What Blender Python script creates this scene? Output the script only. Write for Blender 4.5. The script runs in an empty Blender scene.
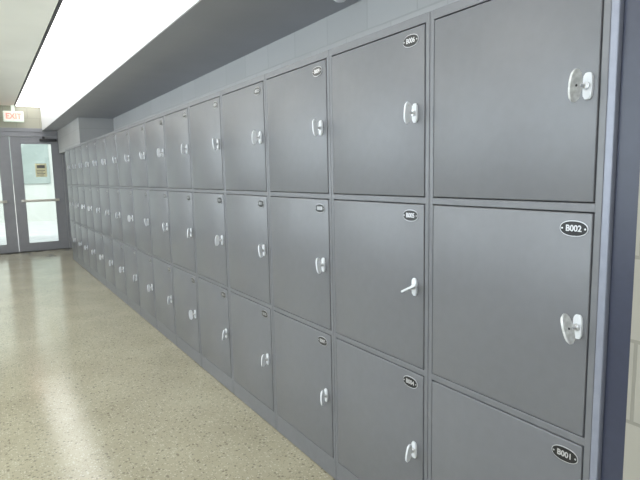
import bpy, bmesh, math, random
import numpy as np
from mathutils import Matrix, Vector
random.seed(4)
Z0=1.92
# ---------------------------------------------------------------- camera
f,d,s0,h,yaw,pit,roll,W=522.542,1.2604,0.695,-0.5143,0.5702,0.1249,-0.0204,0.5871
H=.61
F=np.array([math.sin(yaw)*math.cos(pit),math.cos(yaw)*math.cos(pit),-math.sin(pit)])
R=np.array([math.cos(yaw),-math.sin(yaw),0]);U=np.cross(R,F)
c,s=math.cos(roll),math.sin(roll)
R,U=c*R+s*U,-s*R+c*U
C=np.array([-d,0,h+Z0])
cam=bpy.data.cameras.new("camera");co=bpy.data.objects.new("camera",cam)
bpy.context.collection.objects.link(co)
cam.sensor_width=36;cam.lens=f/640*36;cam.clip_start=.02
M=Matrix(((R[0],U[0],-F[0],C[0]),(R[1],U[1],-F[1],C[1]),(R[2],U[2],-F[2],C[2]),(0,0,0,1)))
co.matrix_world=M
bpy.context.scene.camera=co
def hit(x,y,ax,val):
    v=F+R*(x-320)/f-U*(y-240)/f
    t=(val-C[ax])/v[ax]
    return C+t*v
# ---------------------------------------------------------------- materials
def newmat(name):
    m=bpy.data.materials.new(name);m.use_nodes=True
    nt=m.node_tree;b=nt.nodes["Principled BSDF"];return m,nt,b
def pm(name,col,rough=.5,metal=0,noise=0,nscale=40,bump=0,bscale=300,emit=None,es=0,coat=0):
    m,nt,b=newmat(name)
    b.inputs["Base Color"].default_value=(*col,1);b.inputs["Roughness"].default_value=rough;b.inputs["Metallic"].default_value=metal
    if coat:b.inputs["Coat Weight"].default_value=coat
    tc=nt.nodes.new("ShaderNodeTexCoord")
    if noise:
        n=nt.nodes.new("ShaderNodeTexNoise");n.inputs["Scale"].default_value=nscale;n.inputs["Detail"].default_value=4
        nt.links.new(tc.outputs["Object"],n.inputs["Vector"])
        r=nt.nodes.new("ShaderNodeValToRGB")
        r.color_ramp.elements[0].position=.3;r.color_ramp.elements[1].position=.7
        r.color_ramp.elements[0].color=(*[v*(1-noise) for v in col],1)
        r.color_ramp.elements[1].color=(*[min(1,v*(1+noise)) for v in col],1)
        nt.links.new(n.outputs["Fac"],r.inputs["Fac"]);nt.links.new(r.outputs["Color"],b.inputs["Base Color"])
    if bump:
        n2=nt.nodes.new("ShaderNodeTexNoise");n2.inputs["Scale"].default_value=bscale;n2.inputs["Detail"].default_value=2
        nt.links.new(tc.outputs["Object"],n2.inputs["Vector"])
        bp=nt.nodes.new("ShaderNodeBump");bp.inputs["Strength"].default_value=bump;bp.inputs["Distance"].default_value=.001
        nt.links.new(n2.outputs["Fac"],bp.inputs["Height"]);nt.links.new(bp.outputs["Normal"],b.inputs["Normal"])
    if emit:
        b.inputs["Emission Color"].default_value=(*emit,1);b.inputs["Emission Strength"].default_value=es
    return m
def block(name,col,mort,ax):
    m,nt,b=newmat(name);b.inputs["Roughness"].default_value=.75
    tc=nt.nodes.new("ShaderNodeTexCoord");sp=nt.nodes.new("ShaderNodeSeparateXYZ");cb=nt.nodes.new("ShaderNodeCombineXYZ")
    nt.links.new(tc.outputs["Object"],sp.inputs[0]);nt.links.new(sp.outputs[ax],cb.inputs[0]);nt.links.new(sp.outputs["Z"],cb.inputs[1])
    br=nt.nodes.new("ShaderNodeTexBrick");br.inputs["Scale"].default_value=1
    br.inputs["Brick Width"].default_value=.4;br.inputs["Row Height"].default_value=.2;br.inputs["Mortar Size"].default_value=.005
    br.inputs["Mortar Smooth"].default_value=.3
    br.inputs["Color1"].default_value=(*col,1);br.inputs["Color2"].default_value=(*[v*.93 for v in col],1);br.inputs["Mortar"].default_value=(*mort,1)
    nt.links.new(cb.outputs[0],br.inputs["Vector"]);nt.links.new(br.outputs["Color"],b.inputs["Base Color"])
    bp=nt.nodes.new("ShaderNodeBump");bp.inputs["Distance"].default_value=.003;bp.invert=True;bp.inputs["Strength"].default_value=.35
    nt.links.new(br.outputs["Fac"],bp.inputs["Height"]);nt.links.new(bp.outputs["Normal"],b.inputs["Normal"])
    return m
def terrazzo():
    m,nt,b=newmat("terrazzo")
    L=nt.links;N=nt.nodes
    tc=N.new("ShaderNodeTexCoord")
    def vor(scale,p0,p1):
        v=N.new("ShaderNodeTexVoronoi");v.inputs["Scale"].default_value=scale;v.inputs["Randomness"].default_value=1
        L.new(tc.outputs["Object"],v.inputs["Vector"])
        return v
    base=N.new("ShaderNodeTexNoise");base.inputs["Scale"].default_value=2.2;base.inputs["Detail"].default_value=6
    L.new(tc.outputs["Object"],base.inputs["Vector"])
    r0=N.new("ShaderNodeValToRGB");r0.color_ramp.elements[0].position=.3;r0.color_ramp.elements[1].position=.75
    r0.color_ramp.elements[0].color=(.315,.288,.208,1);r0.color_ramp.elements[1].color=(.390,.362,.268,1)
    L.new(base.outputs["Fac"],r0.inputs["Fac"])
    prev=r0.outputs["Color"]
    for sc,thr,col in ((60,.84,(.12,.10,.075,1)),(90,.74,(.54,.51,.41,1)),(120,.78,(.17,.145,.105,1))):
        v=vor(sc,0,0)
        sx=N.new("ShaderNodeSeparateColor");L.new(v.outputs["Color"],sx.inputs[0])
        g=N.new("ShaderNodeMath");g.operation='GREATER_THAN';g.inputs[1].default_value=thr;L.new(sx.outputs[0],g.inputs[0])
        l=N.new("ShaderNodeMath");l.operation='LESS_THAN';l.inputs[1].default_value=.42;L.new(v.outputs["Distance"],l.inputs[0])
        mu=N.new("ShaderNodeMath");mu.operation='MULTIPLY';L.new(g.outputs[0],mu.inputs[0]);L.new(l.outputs[0],mu.inputs[1])
        m2=N.new("ShaderNodeMath");m2.operation='MULTIPLY';m2.inputs[1].default_value=.6;L.new(mu.outputs[0],m2.inputs[0])
        mx=N.new("ShaderNodeMix");mx.data_type='RGBA';L.new(m2.outputs[0],mx.inputs["Factor"]);L.new(prev,mx.inputs["A"]);mx.inputs["B"].default_value=col
        prev=mx.outputs["Result"]
    L.new(prev,b.inputs["Base Color"])
    n=N.new("ShaderNodeTexNoise");n.inputs["Scale"].default_value=5;n.inputs["Detail"].default_value=5;L.new(tc.outputs["Object"],n.inputs["Vector"])
    mr=N.new("ShaderNodeMapRange");mr.inputs["To Min"].default_value=.10;mr.inputs["To Max"].default_value=.22;L.new(n.outputs["Fac"],mr.inputs["Value"])
    L.new(mr.outputs[0],b.inputs["Roughness"])
    return m
PAINT=pm("locker_paint",(.158,.161,.178),.38,.1,.04,30,.25,500)
PAINTD=pm("locker_door_paint",(.152,.155,.171),.35,.1,.03,25,.25,500)
GAP=pm("locker_gap_dark",(.045,.045,.05),.8)
NICK=pm("satin_nickel",(.72,.72,.74),.28,.85,.05,60)
PLAST=pm("lock_plate_plastic",(.68,.70,.75),.4)
DISC=pm("worn_key_disc",(.55,.56,.57),.35,.15,.2,90)
BLACK=pm("number_plate_black",(.012,.012,.014),.3)
RIM=pm("number_plate_silver",(.60,.60,.63),.3,.6)
NAVY=pm("dark_navy_filler",(.035,.04,.07),.35,.0,.05)
TRIM=pm("bare_metal_trim",(.24,.255,.32),.38,.2,.05)
SOFF=pm("soffit_grey_paint",(.385,.392,.425),.6,0,.03,3,.2,200)
CREAM=pm("ceiling_cream_paint",(.82,.81,.74),.8,0,.03,2)
WHITE=pm("fascia_white_paint",(.85,.86,.88),.6,0,.02,2)
LUM=pm("light_diffuser",(.9,.9,.9),.5,emit=(1,.99,.97),es=2.6)
ALU=pm("grey_door_frame",(.28,.285,.315),.4,.2,.04,10)
DARK=pm("threshold_dark",(.04,.04,.045),.6,0,.1)
PAVE=pm("outdoor_pavement",(.66,.66,.64),.9,0,.1,3)
FACADE=pm("outdoor_building_render",(.62,.64,.60),.9,0,.06,1)
FWIN=pm("outdoor_building_window",(.36,.42,.39),.2,0,.05,1)
PAPER=pm("notice_paper",(.75,.72,.5),.8,0,.1,20)
INK=pm("notice_ink",(.12,.12,.12),.8)
WOODB=pm("push_bar_metal",(.62,.60,.56),.35,.4)
BLK_Y=block("block_wall_side",(.42,.422,.43),(.355,.358,.365),"Y")
BLK_X=block("block_wall_end",(.44,.43,.36),(.35,.34,.29),"X")
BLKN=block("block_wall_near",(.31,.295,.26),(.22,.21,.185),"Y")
TERR=terrazzo()
gl,nt,b=newmat("clear_glass")
nt.nodes.remove(b);o=nt.nodes["Material Output"]
t=nt.nodes.new("ShaderNodeBsdfTransparent");t.inputs[0].default_value=(.93,.97,.96,1);g=nt.nodes.new("ShaderNodeBsdfGlossy");g.inputs["Roughness"].default_value=.03
mx=nt.nodes.new("ShaderNodeMixShader");mx.inputs[0].default_value=.08
nt.links.new(t.outputs[0],mx.inputs[1]);nt.links.new(g.outputs[0],mx.inputs[2]);nt.links.new(mx.outputs[0],o.inputs[0])
GLASS=gl
REDL=pm("exit_red_letters",(.8,.15,.12),.4,emit=(1,.10,.08),es=3)
SIGNW=pm("exit_sign_housing",(.75,.78,.72),.4,emit=(.8,1,.85),es=.3)
# ---------------------------------------------------------------- mesh helpers
def add_box(bm,x0,x1,y0,y1,z0,z1,bev=0,mi=0,seg=2):
    r=bmesh.ops.create_cube(bm,size=1)
    vs=r["verts"]
    for v in vs:
        v.co=Vector(((x0+x1)/2+v.co.x*(x1-x0),(y0+y1)/2+v.co.y*(y1-y0),(z0+z1)/2+v.co.z*(z1-z0)))
    fs=set(fc for v in vs for fc in v.link_faces)
    for fc in fs: fc.material_index=mi
    if bev:
        es=list(set(e for v in vs for e in v.link_edges))
        rr=bmesh.ops.bevel(bm,geom=es,offset=bev,segments=seg,affect='EDGES',profile=.5)
        for fc in rr["faces"]: fc.material_index=mi
def add_prism(bm,pts,axis,a0,a1,mi=0,bev=0):
    """pts 2D outline extruded along axis"""
    def mk(p,a):
        return {'X':(a,p[0],p[1]),'Y':(p[0],a,p[1]),'Z':(p[0],p[1],a)}[axis]
    v0=[bm.verts.new(mk(p,a0)) for p in pts];v1=[bm.verts.new(mk(p,a1)) for p in pts]
    fs=[bm.faces.new(v0),bm.faces.new(v1[::-1])]
    n=len(pts)
    for i in range(n): fs.append(bm.faces.new((v0[i],v1[i],v1[(i+1)%n],v0[(i+1)%n])))
    for fc in fs: fc.material_index=mi
    if bev:
        es=list(set(e for fc in fs[:2] for e in fc.edges))
        rr=bmesh.ops.bevel(bm,geom=es,offset=bev,segments=2,affect='EDGES')
        for fc in rr["faces"]: fc.material_index=mi
def ellipse(a,b,n=28,cx=0,cy=0,p=1.0):
    o=[]
    for i in range(n):
        t=2*math.pi*i/n;cc,ss=math.cos(t),math.sin(t)
        o.append((cx+a*math.copysign(abs(cc)**p,cc),cy+b*math.copysign(abs(ss)**p,ss)))
    return o
def fin(bm,name,mats,parent=None,smooth=False):
    bmesh.ops.recalc_face_normals(bm,faces=bm.faces[:])
    me=bpy.data.meshes.new(name);bm.to_mesh(me);bm.free()
    for m in mats: me.materials.append(m)
    if smooth:
        for p in me.polygons:p.use_smooth=True
        me.set_sharp_from_angle(angle=math.radians(35)) if hasattr(me,"set_sharp_from_angle") else None
    ob=bpy.data.objects.new(name,me);bpy.context.collection.objects.link(ob)
    if parent: ob.parent=parent
    return ob
def inst(name,me,parent,loc,rot=(0,0,0)):
    ob=bpy.data.objects.new(name,me);bpy.context.collection.objects.link(ob);ob.parent=parent;ob.location=loc;ob.rotation_euler=rot
    return ob
def empty(name,loc=(0,0,0)):
    e=bpy.data.objects.new(name,None);bpy.context.collection.objects.link(e);e.location=loc;e.empty_display_size=.1;return e
def box(name,x0,x1,y0,y1,z0,z1,mat,parent=None,bev=0):
    bm=bmesh.new();add_box(bm,x0,x1,y0,y1,z0,z1,bev);return fin(bm,name,[mat],parent)
# ---------------------------------------------------------------- room shell
YF=11.75; XL=-3.4; YB=-3.0; ZC=Z0+.9; ZS=Z0+.45; XW=.62; XS=-.155
box("floor",XL-.2,XW+.2,YB-.2,YF+.15,-.1,0,TERR)
# wall behind lockers, and the block pier nearer than the bank
box("wall_right",XW,XW+.2,.62,YF,0,ZS,BLK_Y)
box("wall_right_pier",-.0,XW+.2,YB,.613,0,ZS,BLKN)
box("wall_right_bulkhead",.10,XW-.002,9.05,YF-.01,Z0+.006,ZS-.002,BLK_Y)
# soffit: underside slab + fascia
box("ceiling_soffit",XS,XW+.2,YB,YF-.005,ZS,ZC,SOFF)
box("trim_soffit_fascia",XS-.012,XS-.001,YB,YF-.01,ZS+.0,ZC-.001,WHITE)
box("ceiling",XL-.2,XW+.2,YB-.2,YF+.15,ZC+.03,ZC+.15,CREAM)
xg=-.60
box("ceiling_panel_left",XL,xg-.02,YB,YF-.01,ZC,ZC+.03,CREAM)
# continuous luminous ceiling strip
bm=bmesh.new()
y=YB+.02
while y<YF-.3:
    y2=min(y+1.2,YF-.02);add_box(bm,xg+.02,XS-.02,y,y2-.004,ZC-.004,ZC+.028,0);y=y2
fin(bm,"ceiling_light_strip",[LUM])
box("trim_ceiling_reveal",xg-.012,xg+.012,YB,YF-.01,ZC+.004,ZC+.029,DARK)
# left wall with windows (out of view; daylight side)
wz0,wz1=.9,2.5
wins=[(-2.2,.0),(.8,3.0),(3.8,6.0),(6.8,9.0)]
bm=bmesh.new()
add_box(bm,XL-.2,XL,YB-.2,YF+.15,0,wz0);add_box(bm,XL-.2,XL,YB-.2,YF+.15,wz1,ZC+.03)
ys=[YB-.2]+[v for w in wins for v in w]+[YF+.15]
for i in range(0,len(ys),2): add_box(bm,XL-.2,XL,ys[i],ys[i+1],wz0,wz1)
fin(bm,"wall_left",[BLK_Y])
for k,(a,b2) in enumerate(wins):
    e=empty("window_%d"%(k+1),(XL-.1,(a+b2)/2,(wz0+wz1)/2))
    w=(b2-a)/2;hh=(wz1-wz0)/2
    bm=bmesh.new()
    add_box(bm,-.04,.04,-w+.002,-w+.05,-hh+.002,hh-.002);add_box(bm,-.04,.04,w-.05,w-.002,-hh+.002,hh-.002)
    add_box(bm,-.04,.04,-w+.05,w-.05,-hh+.002,-hh+.05);add_box(bm,-.04,.04,-w+.05,w-.05,hh-.05,hh-.002)
    add_box(bm,-.035,.035,-.025,.025,-hh+.05,hh-.05)
    fin(bm,"frame",[ALU],e)
    bm=bmesh.new();add_box(bm,-.003,.003,-w+.05,-.025,-hh+.05,hh-.05);add_box(bm,-.003,.003,.025,w-.05,-hh+.05,hh-.05)
    fin(bm,"pane",[GLASS],e)
box("wall_back",XL-.2,XW+.2,YB-.2,YB,0,ZC+.03,BLK_X)
# far wall around the double door opening
DX0,DX1,DZ=-2.02,.27,Z0+.45
bm=bmesh.new()
add_box(bm,XL-.2,DX0,YF,YF+.15,0,ZC+.03);add_box(bm,DX1,XW+.2,YF,YF+.15,0,ZC+.03);add_box(bm,DX0,DX1,YF,YF+.15,DZ,ZC+.03)
fin(bm,"wall_far",[BLK_X])
# ---------------------------------------------------------------- doors
def frame_leaf(name,x0,x1,gx0,gx1,hinge_right):
    zt=DZ-.12
    e=empty(name,((x0+x1)/2,YF+.05,0));cx=(x0+x1)/2
    bm=bmesh.new();g0,g1=gx0-cx,gx1-cx;a,b2=x0-cx,x1-cx
    gz0,gz1=.16,Z0+.2
    add_box(bm,a,g0,-.022,.022,.01,zt,.002);add_box(bm,g1,b2,-.022,.022,.01,zt,.002)
    add_box(bm,g0,g1,-.022,.022,.01,gz0,.002);add_box(bm,g0,g1,-.022,.022,gz1,zt,.002)
    # glazing bead
    for q in ((g0,g0+.012,gz0,gz1),(g1-.012,g1,gz0,gz1)): add_box(bm,q[0],q[1],-.03,-.018,q[2],q[3])
    add_box(bm,g0,g1,-.03,-.018,gz0,gz0+.012);add_box(bm,g0,g1,-.03,-.018,gz1-.012,gz1)
    fin(bm,"leaf",[ALU],e)
    bm=bmesh.new();add_box(bm,g0+.001,g1-.001,-.004,.004,gz0+.001,gz1-.001);fin(bm,"glass",[GLASS],e)
    bm=bmesh.new()
    add_box(bm,g0-.04,g1+.04,-.095,-.06,.98,1.03,.012);add_box(bm,g0-.06,g0-.02,-.06,-.022,.98,1.03,.004);add_box(bm,g1+.02,g1+.06,-.06,-.022,.98,1.03,.004)
    fin(bm,"push_bar",[WOODB],e)
    bm=bmesh.new()
    sx=b2-.38 if hinge_right else a+.08
    add_box(bm,sx,sx+.30,-.085,-.022,zt-.09,zt-.04,.008);add_box(bm,sx+.05,sx+.09,-.06,-.03,zt-.04,zt+.005,.002)
    fin(bm,"door_closer",[DARK],e)
    return e,cx
e1,c1=frame_leaf("door_1",-.735,.155,-.565,-.02,True)
e2,c2=frame_leaf("door_2",-1.955,-.745,-1.80,-.93,False)
bm=bmesh.new()
add_box(bm,DX0+.001,DX0+.06,-.0+YF,YF+.12,0.001,DZ-.001);add_box(bm,DX1-.11,DX1-.001,YF,YF+.12,0.001,DZ-.001)
add_box(bm,DX0+.06,DX1-.11,YF,YF+.12,DZ-.115,DZ-.001)
add_box(bm,DX0-.04,DX0+.02,YF-.02,YF-.001,0.001,DZ+.04,.003);add_box(bm,DX1-.02,DX1+.05,YF-.02,YF-.001,0.001,DZ+.04,.003);add_box(bm,DX0+.02,DX1-.02,YF-.02,YF-.001,DZ-.03,DZ+.04,.003)
fin(bm,"trim_door_frame",[ALU])
box("trim_threshold",DX0+.06,DX1-.11,YF-.06,YF+.12,.0005,.012,DARK)
# notice taped on the glass
ne=empty("paper_notice",(-.24,YF+.035,1.60))
box("sheet",-.10,.10,.0,.0015,-.13,.13,PAPER,ne)
bm=bmesh.new()
add_box(bm,-.07,.07,-.001,-.0002,.04,.10)
for i in range(4): add_box(bm,-.08,.04+.03*(i%2),-.001,-.0002,-.10+i*.03,-.09+i*.03)
fin(bm,"print",[INK],ne)
# outdoors: paving and a pale building across the way
box("ground_outside",-30,30,YF+.16,YF+40,-.12,-.02,PAVE)
be=empty("building_outside",(0,YF+9,-.02))
box("facade",-14,14,0,.5,0,7,FACADE,be)
bm=bmesh.new()
for i in range(9):
    add_box(bm,-12.5+i*3,-11.2+i*3,-.06,-.01,1.3,2.9,.02)
fin(bm,"facade_windows",[FWIN],be)
# exit sign
es=empty("exit_sign",(-.64,YF-.12,Z0+.69))
bm=bmesh.new();add_box(bm,-.17,.17,-.03,.03,-.10,.10,.012);add_box(bm,-.03,.03,-.02,.02,.10,ZC-Z0-.69-.002+.0)
add_box(bm,-.08,.08,.03,.118,-.03,.03)
fin(bm,"housing",[SIGNW],es)
def text(name,s,size,mat,parent,loc,axis,ext=.0006,xs=1):
    cu=bpy.data.curves.new(name,'FONT');cu.body=s;cu.size=size;cu.align_x='CENTER';cu.align_y='CENTER';cu.extrude=ext;cu.offset=size*.025
    cu.materials.append(mat)
    ob=bpy.data.objects.new(name,cu);bpy.context.collection.objects.link(ob);ob.parent=parent
    if axis=='X': m=Matrix(((0,0,-1,0),(-1,0,0,0),(0,1,0,0),(0,0,0,1)))
    else: m=Matrix(((1,0,0,0),(0,0,-1,0),(0,1,0,0),(0,0,0,1)))
    ob.matrix_local=Matrix.Translation(loc)@m@Matrix.Diagonal((xs,1,1,1))
    return ob
text("letters","EXIT",.14,REDL,es,(0,-.031,0),'Y',.002,.9)
# smoke detector on soffit
p=hit(340,-4,2,ZS)
bm=bmesh.new()
prof=[(0,-.03),(.02,-.029),(.028,-.026),(.032,-.018),(.042,-.015),(.045,-.008),(.045,0)]
n=32;rings=[]
for r_,z_ in prof[1:]: rings.append([bm.verts.new((r_*math.cos(2*math.pi*i/n),r_*math.sin(2*math.pi*i/n),z_)) for i in range(n)])
bm.faces.new(rings[0])
for a,b2 in zip(rings,rings[1:]):
    for i in range(n): bm.faces.new((a[i],a[(i+1)%n],b2[(i+1)%n],b2[i]))
bm.faces.new(rings[-1][::-1])
sd=fin(bm,"smoke_detector",[WHITE],None,True);sd.location=(p[0],p[1],ZS)
# ---------------------------------------------------------------- lockers
NC=16;BASE=Z0-3*H;DEP=.58
FB=.019;GP=.003;RB=.022
def zr(j): # door z-range of row j (0 top)
    top=Z0-j*H;bot=top-H
    zt=top-(.034 if j==0 else RB/2+GP);zb=bot+(RB/2+GP)
    return zb,zt
bm=bmesh.new()
e_=.0008
add_box(bm,.022,DEP,e_,W-e_,.003,Z0,mi=0)              # carcass
add_box(bm,.0205,.0225,.01,W-.01,BASE,Z0-.01,mi=1)       # dark inside the door gaps
add_box(bm,0,.022,e_,FB,.003,Z0,.0025,0)
add_box(bm,0,.022,W-FB,W-e_,.003,Z0,.0025,0)
add_box(bm,0.0003,.0215,FB-.002,W-FB+.002,Z0-.030,Z0,.002,0)
for j in (1,2): add_box(bm,0.0003,.0215,FB-.002,W-FB+.002,Z0-j*H-RB/2,Z0-j*H+RB/2,.002,0)
add_box(bm,0.0003,.0215,FB-.002,W-FB+.002,.003,BASE+RB/2,.002,0)
BODY=fin(bm,"body_tmp",[PAINT,GAP]);body_me=BODY.data;bpy.data.objects.remove(BODY)
def door_mesh(hh):
    bm=bmesh.new();w=W-2*FB-2*GP
    add_box(bm,-.002,.019,-w/2,w/2,-hh/2,hh/2,.003,0,3)
    o=fin(bm,"door_tmp",[PAINTD],None,True);me=o.data;bpy.data.objects.remove(o);return me
dm=[]
for j in range(3):
    zb,zt=zr(j);dm.append((door_mesh(zt-zb),(zb+zt)/2,zt))
# lock plate
bm=bmesh.new();add_prism(bm,ellipse(.0115,.032,28,p=.55),'X',-.010,-.0025,0,.002)
add_prism(bm,ellipse(.009,.009,20),'X',-.018,-.010,1,.001)
o=fin(bm,"t",[PLAST,NICK],None,True);plate_me=o.data;bpy.data.objects.remove(o)
# paddle key: upright blade perpendicular to the door (T-turn), with stem, hub and key hole
bm=bmesh.new()
add_prism(bm,ellipse(.0055,.0055,16),'X',-.032,-.014,1)
add_prism(bm,ellipse(.0140,.036,36,cx=-.040,p=.85),'Y',-.0035,.0035,0,.0014)
add_prism(bm,ellipse(.0035,.0035,14,cx=-.040,cy=.024),'Y',-.0042,.0042,2,.0003)
o=fin(bm,"t",[PLAST,NICK,DISC],None,True);key_me=o.data;bpy.data.objects.remove(o)
bm=bmesh.new()
add_prism(bm,ellipse(.0055,.0055,16),'X',-.032,-.014,1)
add_prism(bm,ellipse(.0180,.039,36,cx=-.044,p=.9),'Y',-.0032,.0032,0,.0014)
add_prism(bm,ellipse(.003,.003,14,cx=-.044,cy=.0),'Y',-.0045,.0045,2,.0003)
o=fin(bm,"t",[DISC,NICK,GAP],None,True);key_big=o.data;bpy.data.objects.remove(o)
# number plate
bm=bmesh.new()
add_prism(bm,ellipse(.038,.0205,40,p=.9),'X',-.0045,-.0022,1,.0006)
add_prism(bm,ellipse(.0360,.0185,40,p=.9),'X',-.0052,-.0044,0)
add_prism(bm,ellipse(.0025,.0025,10,cx=.031),'X',-.0058,-.005,1);add_prism(bm,ellipse(.0025,.0025,10,cx=-.031),'X',-.0058,-.005,1)
o=fin(bm,"t",[BLACK,RIM],None,True);num_me=o.data;bpy.data.objects.remove(o)
spec={(0,0):(5,-14),(0,1):(-18,-5),(1,0):(4,0),(1,1):(62,10),(1,2):(8,10),(2,0):(-6,10)}
for i in range(NC):
    y0=s0+i*W
    e=empty("metal_locker" if i==0 else "metal_locker.%03d"%i,(0,y0,0))
    inst("body",body_me,e,(0,0,0))
    for j in range(3):
        me,zc,zt=dm[j]
        inst("door_%d"%(j+1),me,e,(0,W/2,zc))
        hy=.062 if i else .045;hz=zc+.0
        inst("lock_plate_%d"%(j+1),plate_me,e,(0,hy,hz))
        ang,tw=spec.get((i,j),(random.choice([0,0,0,5,-8,12,-15,20]),random.choice([0,15,25,35])))
        inst("lock_key_%d"%(j+1),key_big if i==0 else key_me,e,(0,hy,hz),(math.radians(ang),0,math.radians(tw)))
        pz=zt-.040;ny=.086 if i else .068
        inst("number_plate_%d"%(j+1),num_me,e,(0,ny,pz))
        text("number_text_%d"%(j+1),"B%03d"%(i*3+3-j),.022,RIM,e,(-.0054,ny,pz),'X',.0003,.95)
# end filler at near end of bank
fe=empty("locker_end_filler",(0,0,0))
box("metal_edge",-.004,.06,.674,.6945,.003,Z0+.44,TRIM,fe,.004)
box("filler_panel",.012,.06,.615,.673,.003,Z0+.44,NAVY,fe,.001)
# ---------------------------------------------------------------- lights
def area(name,loc,rot,sx,sy,pw,col):
    l=bpy.data.lights.new(name,'AREA');l.shape='RECTANGLE';l.size=sx;l.size_y=sy;l.energy=pw;l.color=col
    o=bpy.data.objects.new(name,l);bpy.context.collection.objects.link(o);o.location=loc;o.rotation_euler=rot;return o
for k,yy in enumerate((-1,2.5,6,9.3)):  # added out-of-view fill from above for overall hall brightness, not known fixtures
    area("added_hall_fill" if k==0 else "added_hall_fill.%03d"%k,(-2.3,yy,ZC-.02),(0,0,0),.6,1.2,18,(1,.97,.9))
for k,yy in enumerate((.4,3.4,6.4,9.6)):  # added upward fill that brightens the ceiling; no real sconces behind it
    area("added_ceiling_fill" if k==0 else "added_ceiling_fill.%03d"%k,(-3.1,yy,1.9),(math.radians(180),math.radians(-20),0),.2,1.4,28,(1,.97,.9))
for k,(a,b2) in enumerate(wins):
    area("window_daylight" if k==0 else "window_daylight.%03d"%k,(XL-.3,(a+b2)/2,1.7),(0,math.radians(-90),0),1.6,2.2,74,(.89,.93,1))
l=bpy.data.lights.new("sun",'SUN');l.energy=2.0;l.angle=.01;l.color=(1,.97,.92)
o=bpy.data.objects.new("sun",l);bpy.context.collection.objects.link(o);o.location=(0,5,8)
o.rotation_euler=Vector((.25,.8,-.75)).to_track_quat('-Z','Y').to_euler()
w=bpy.data.worlds.new("sky");bpy.context.scene.world=w;w.use_nodes=True
bg=w.node_tree.nodes["Background"];bg.inputs[0].default_value=(.90,.94,1,1);bg.inputs[1].default_value=1.8
bpy.context.scene.view_settings.view_transform='Standard'
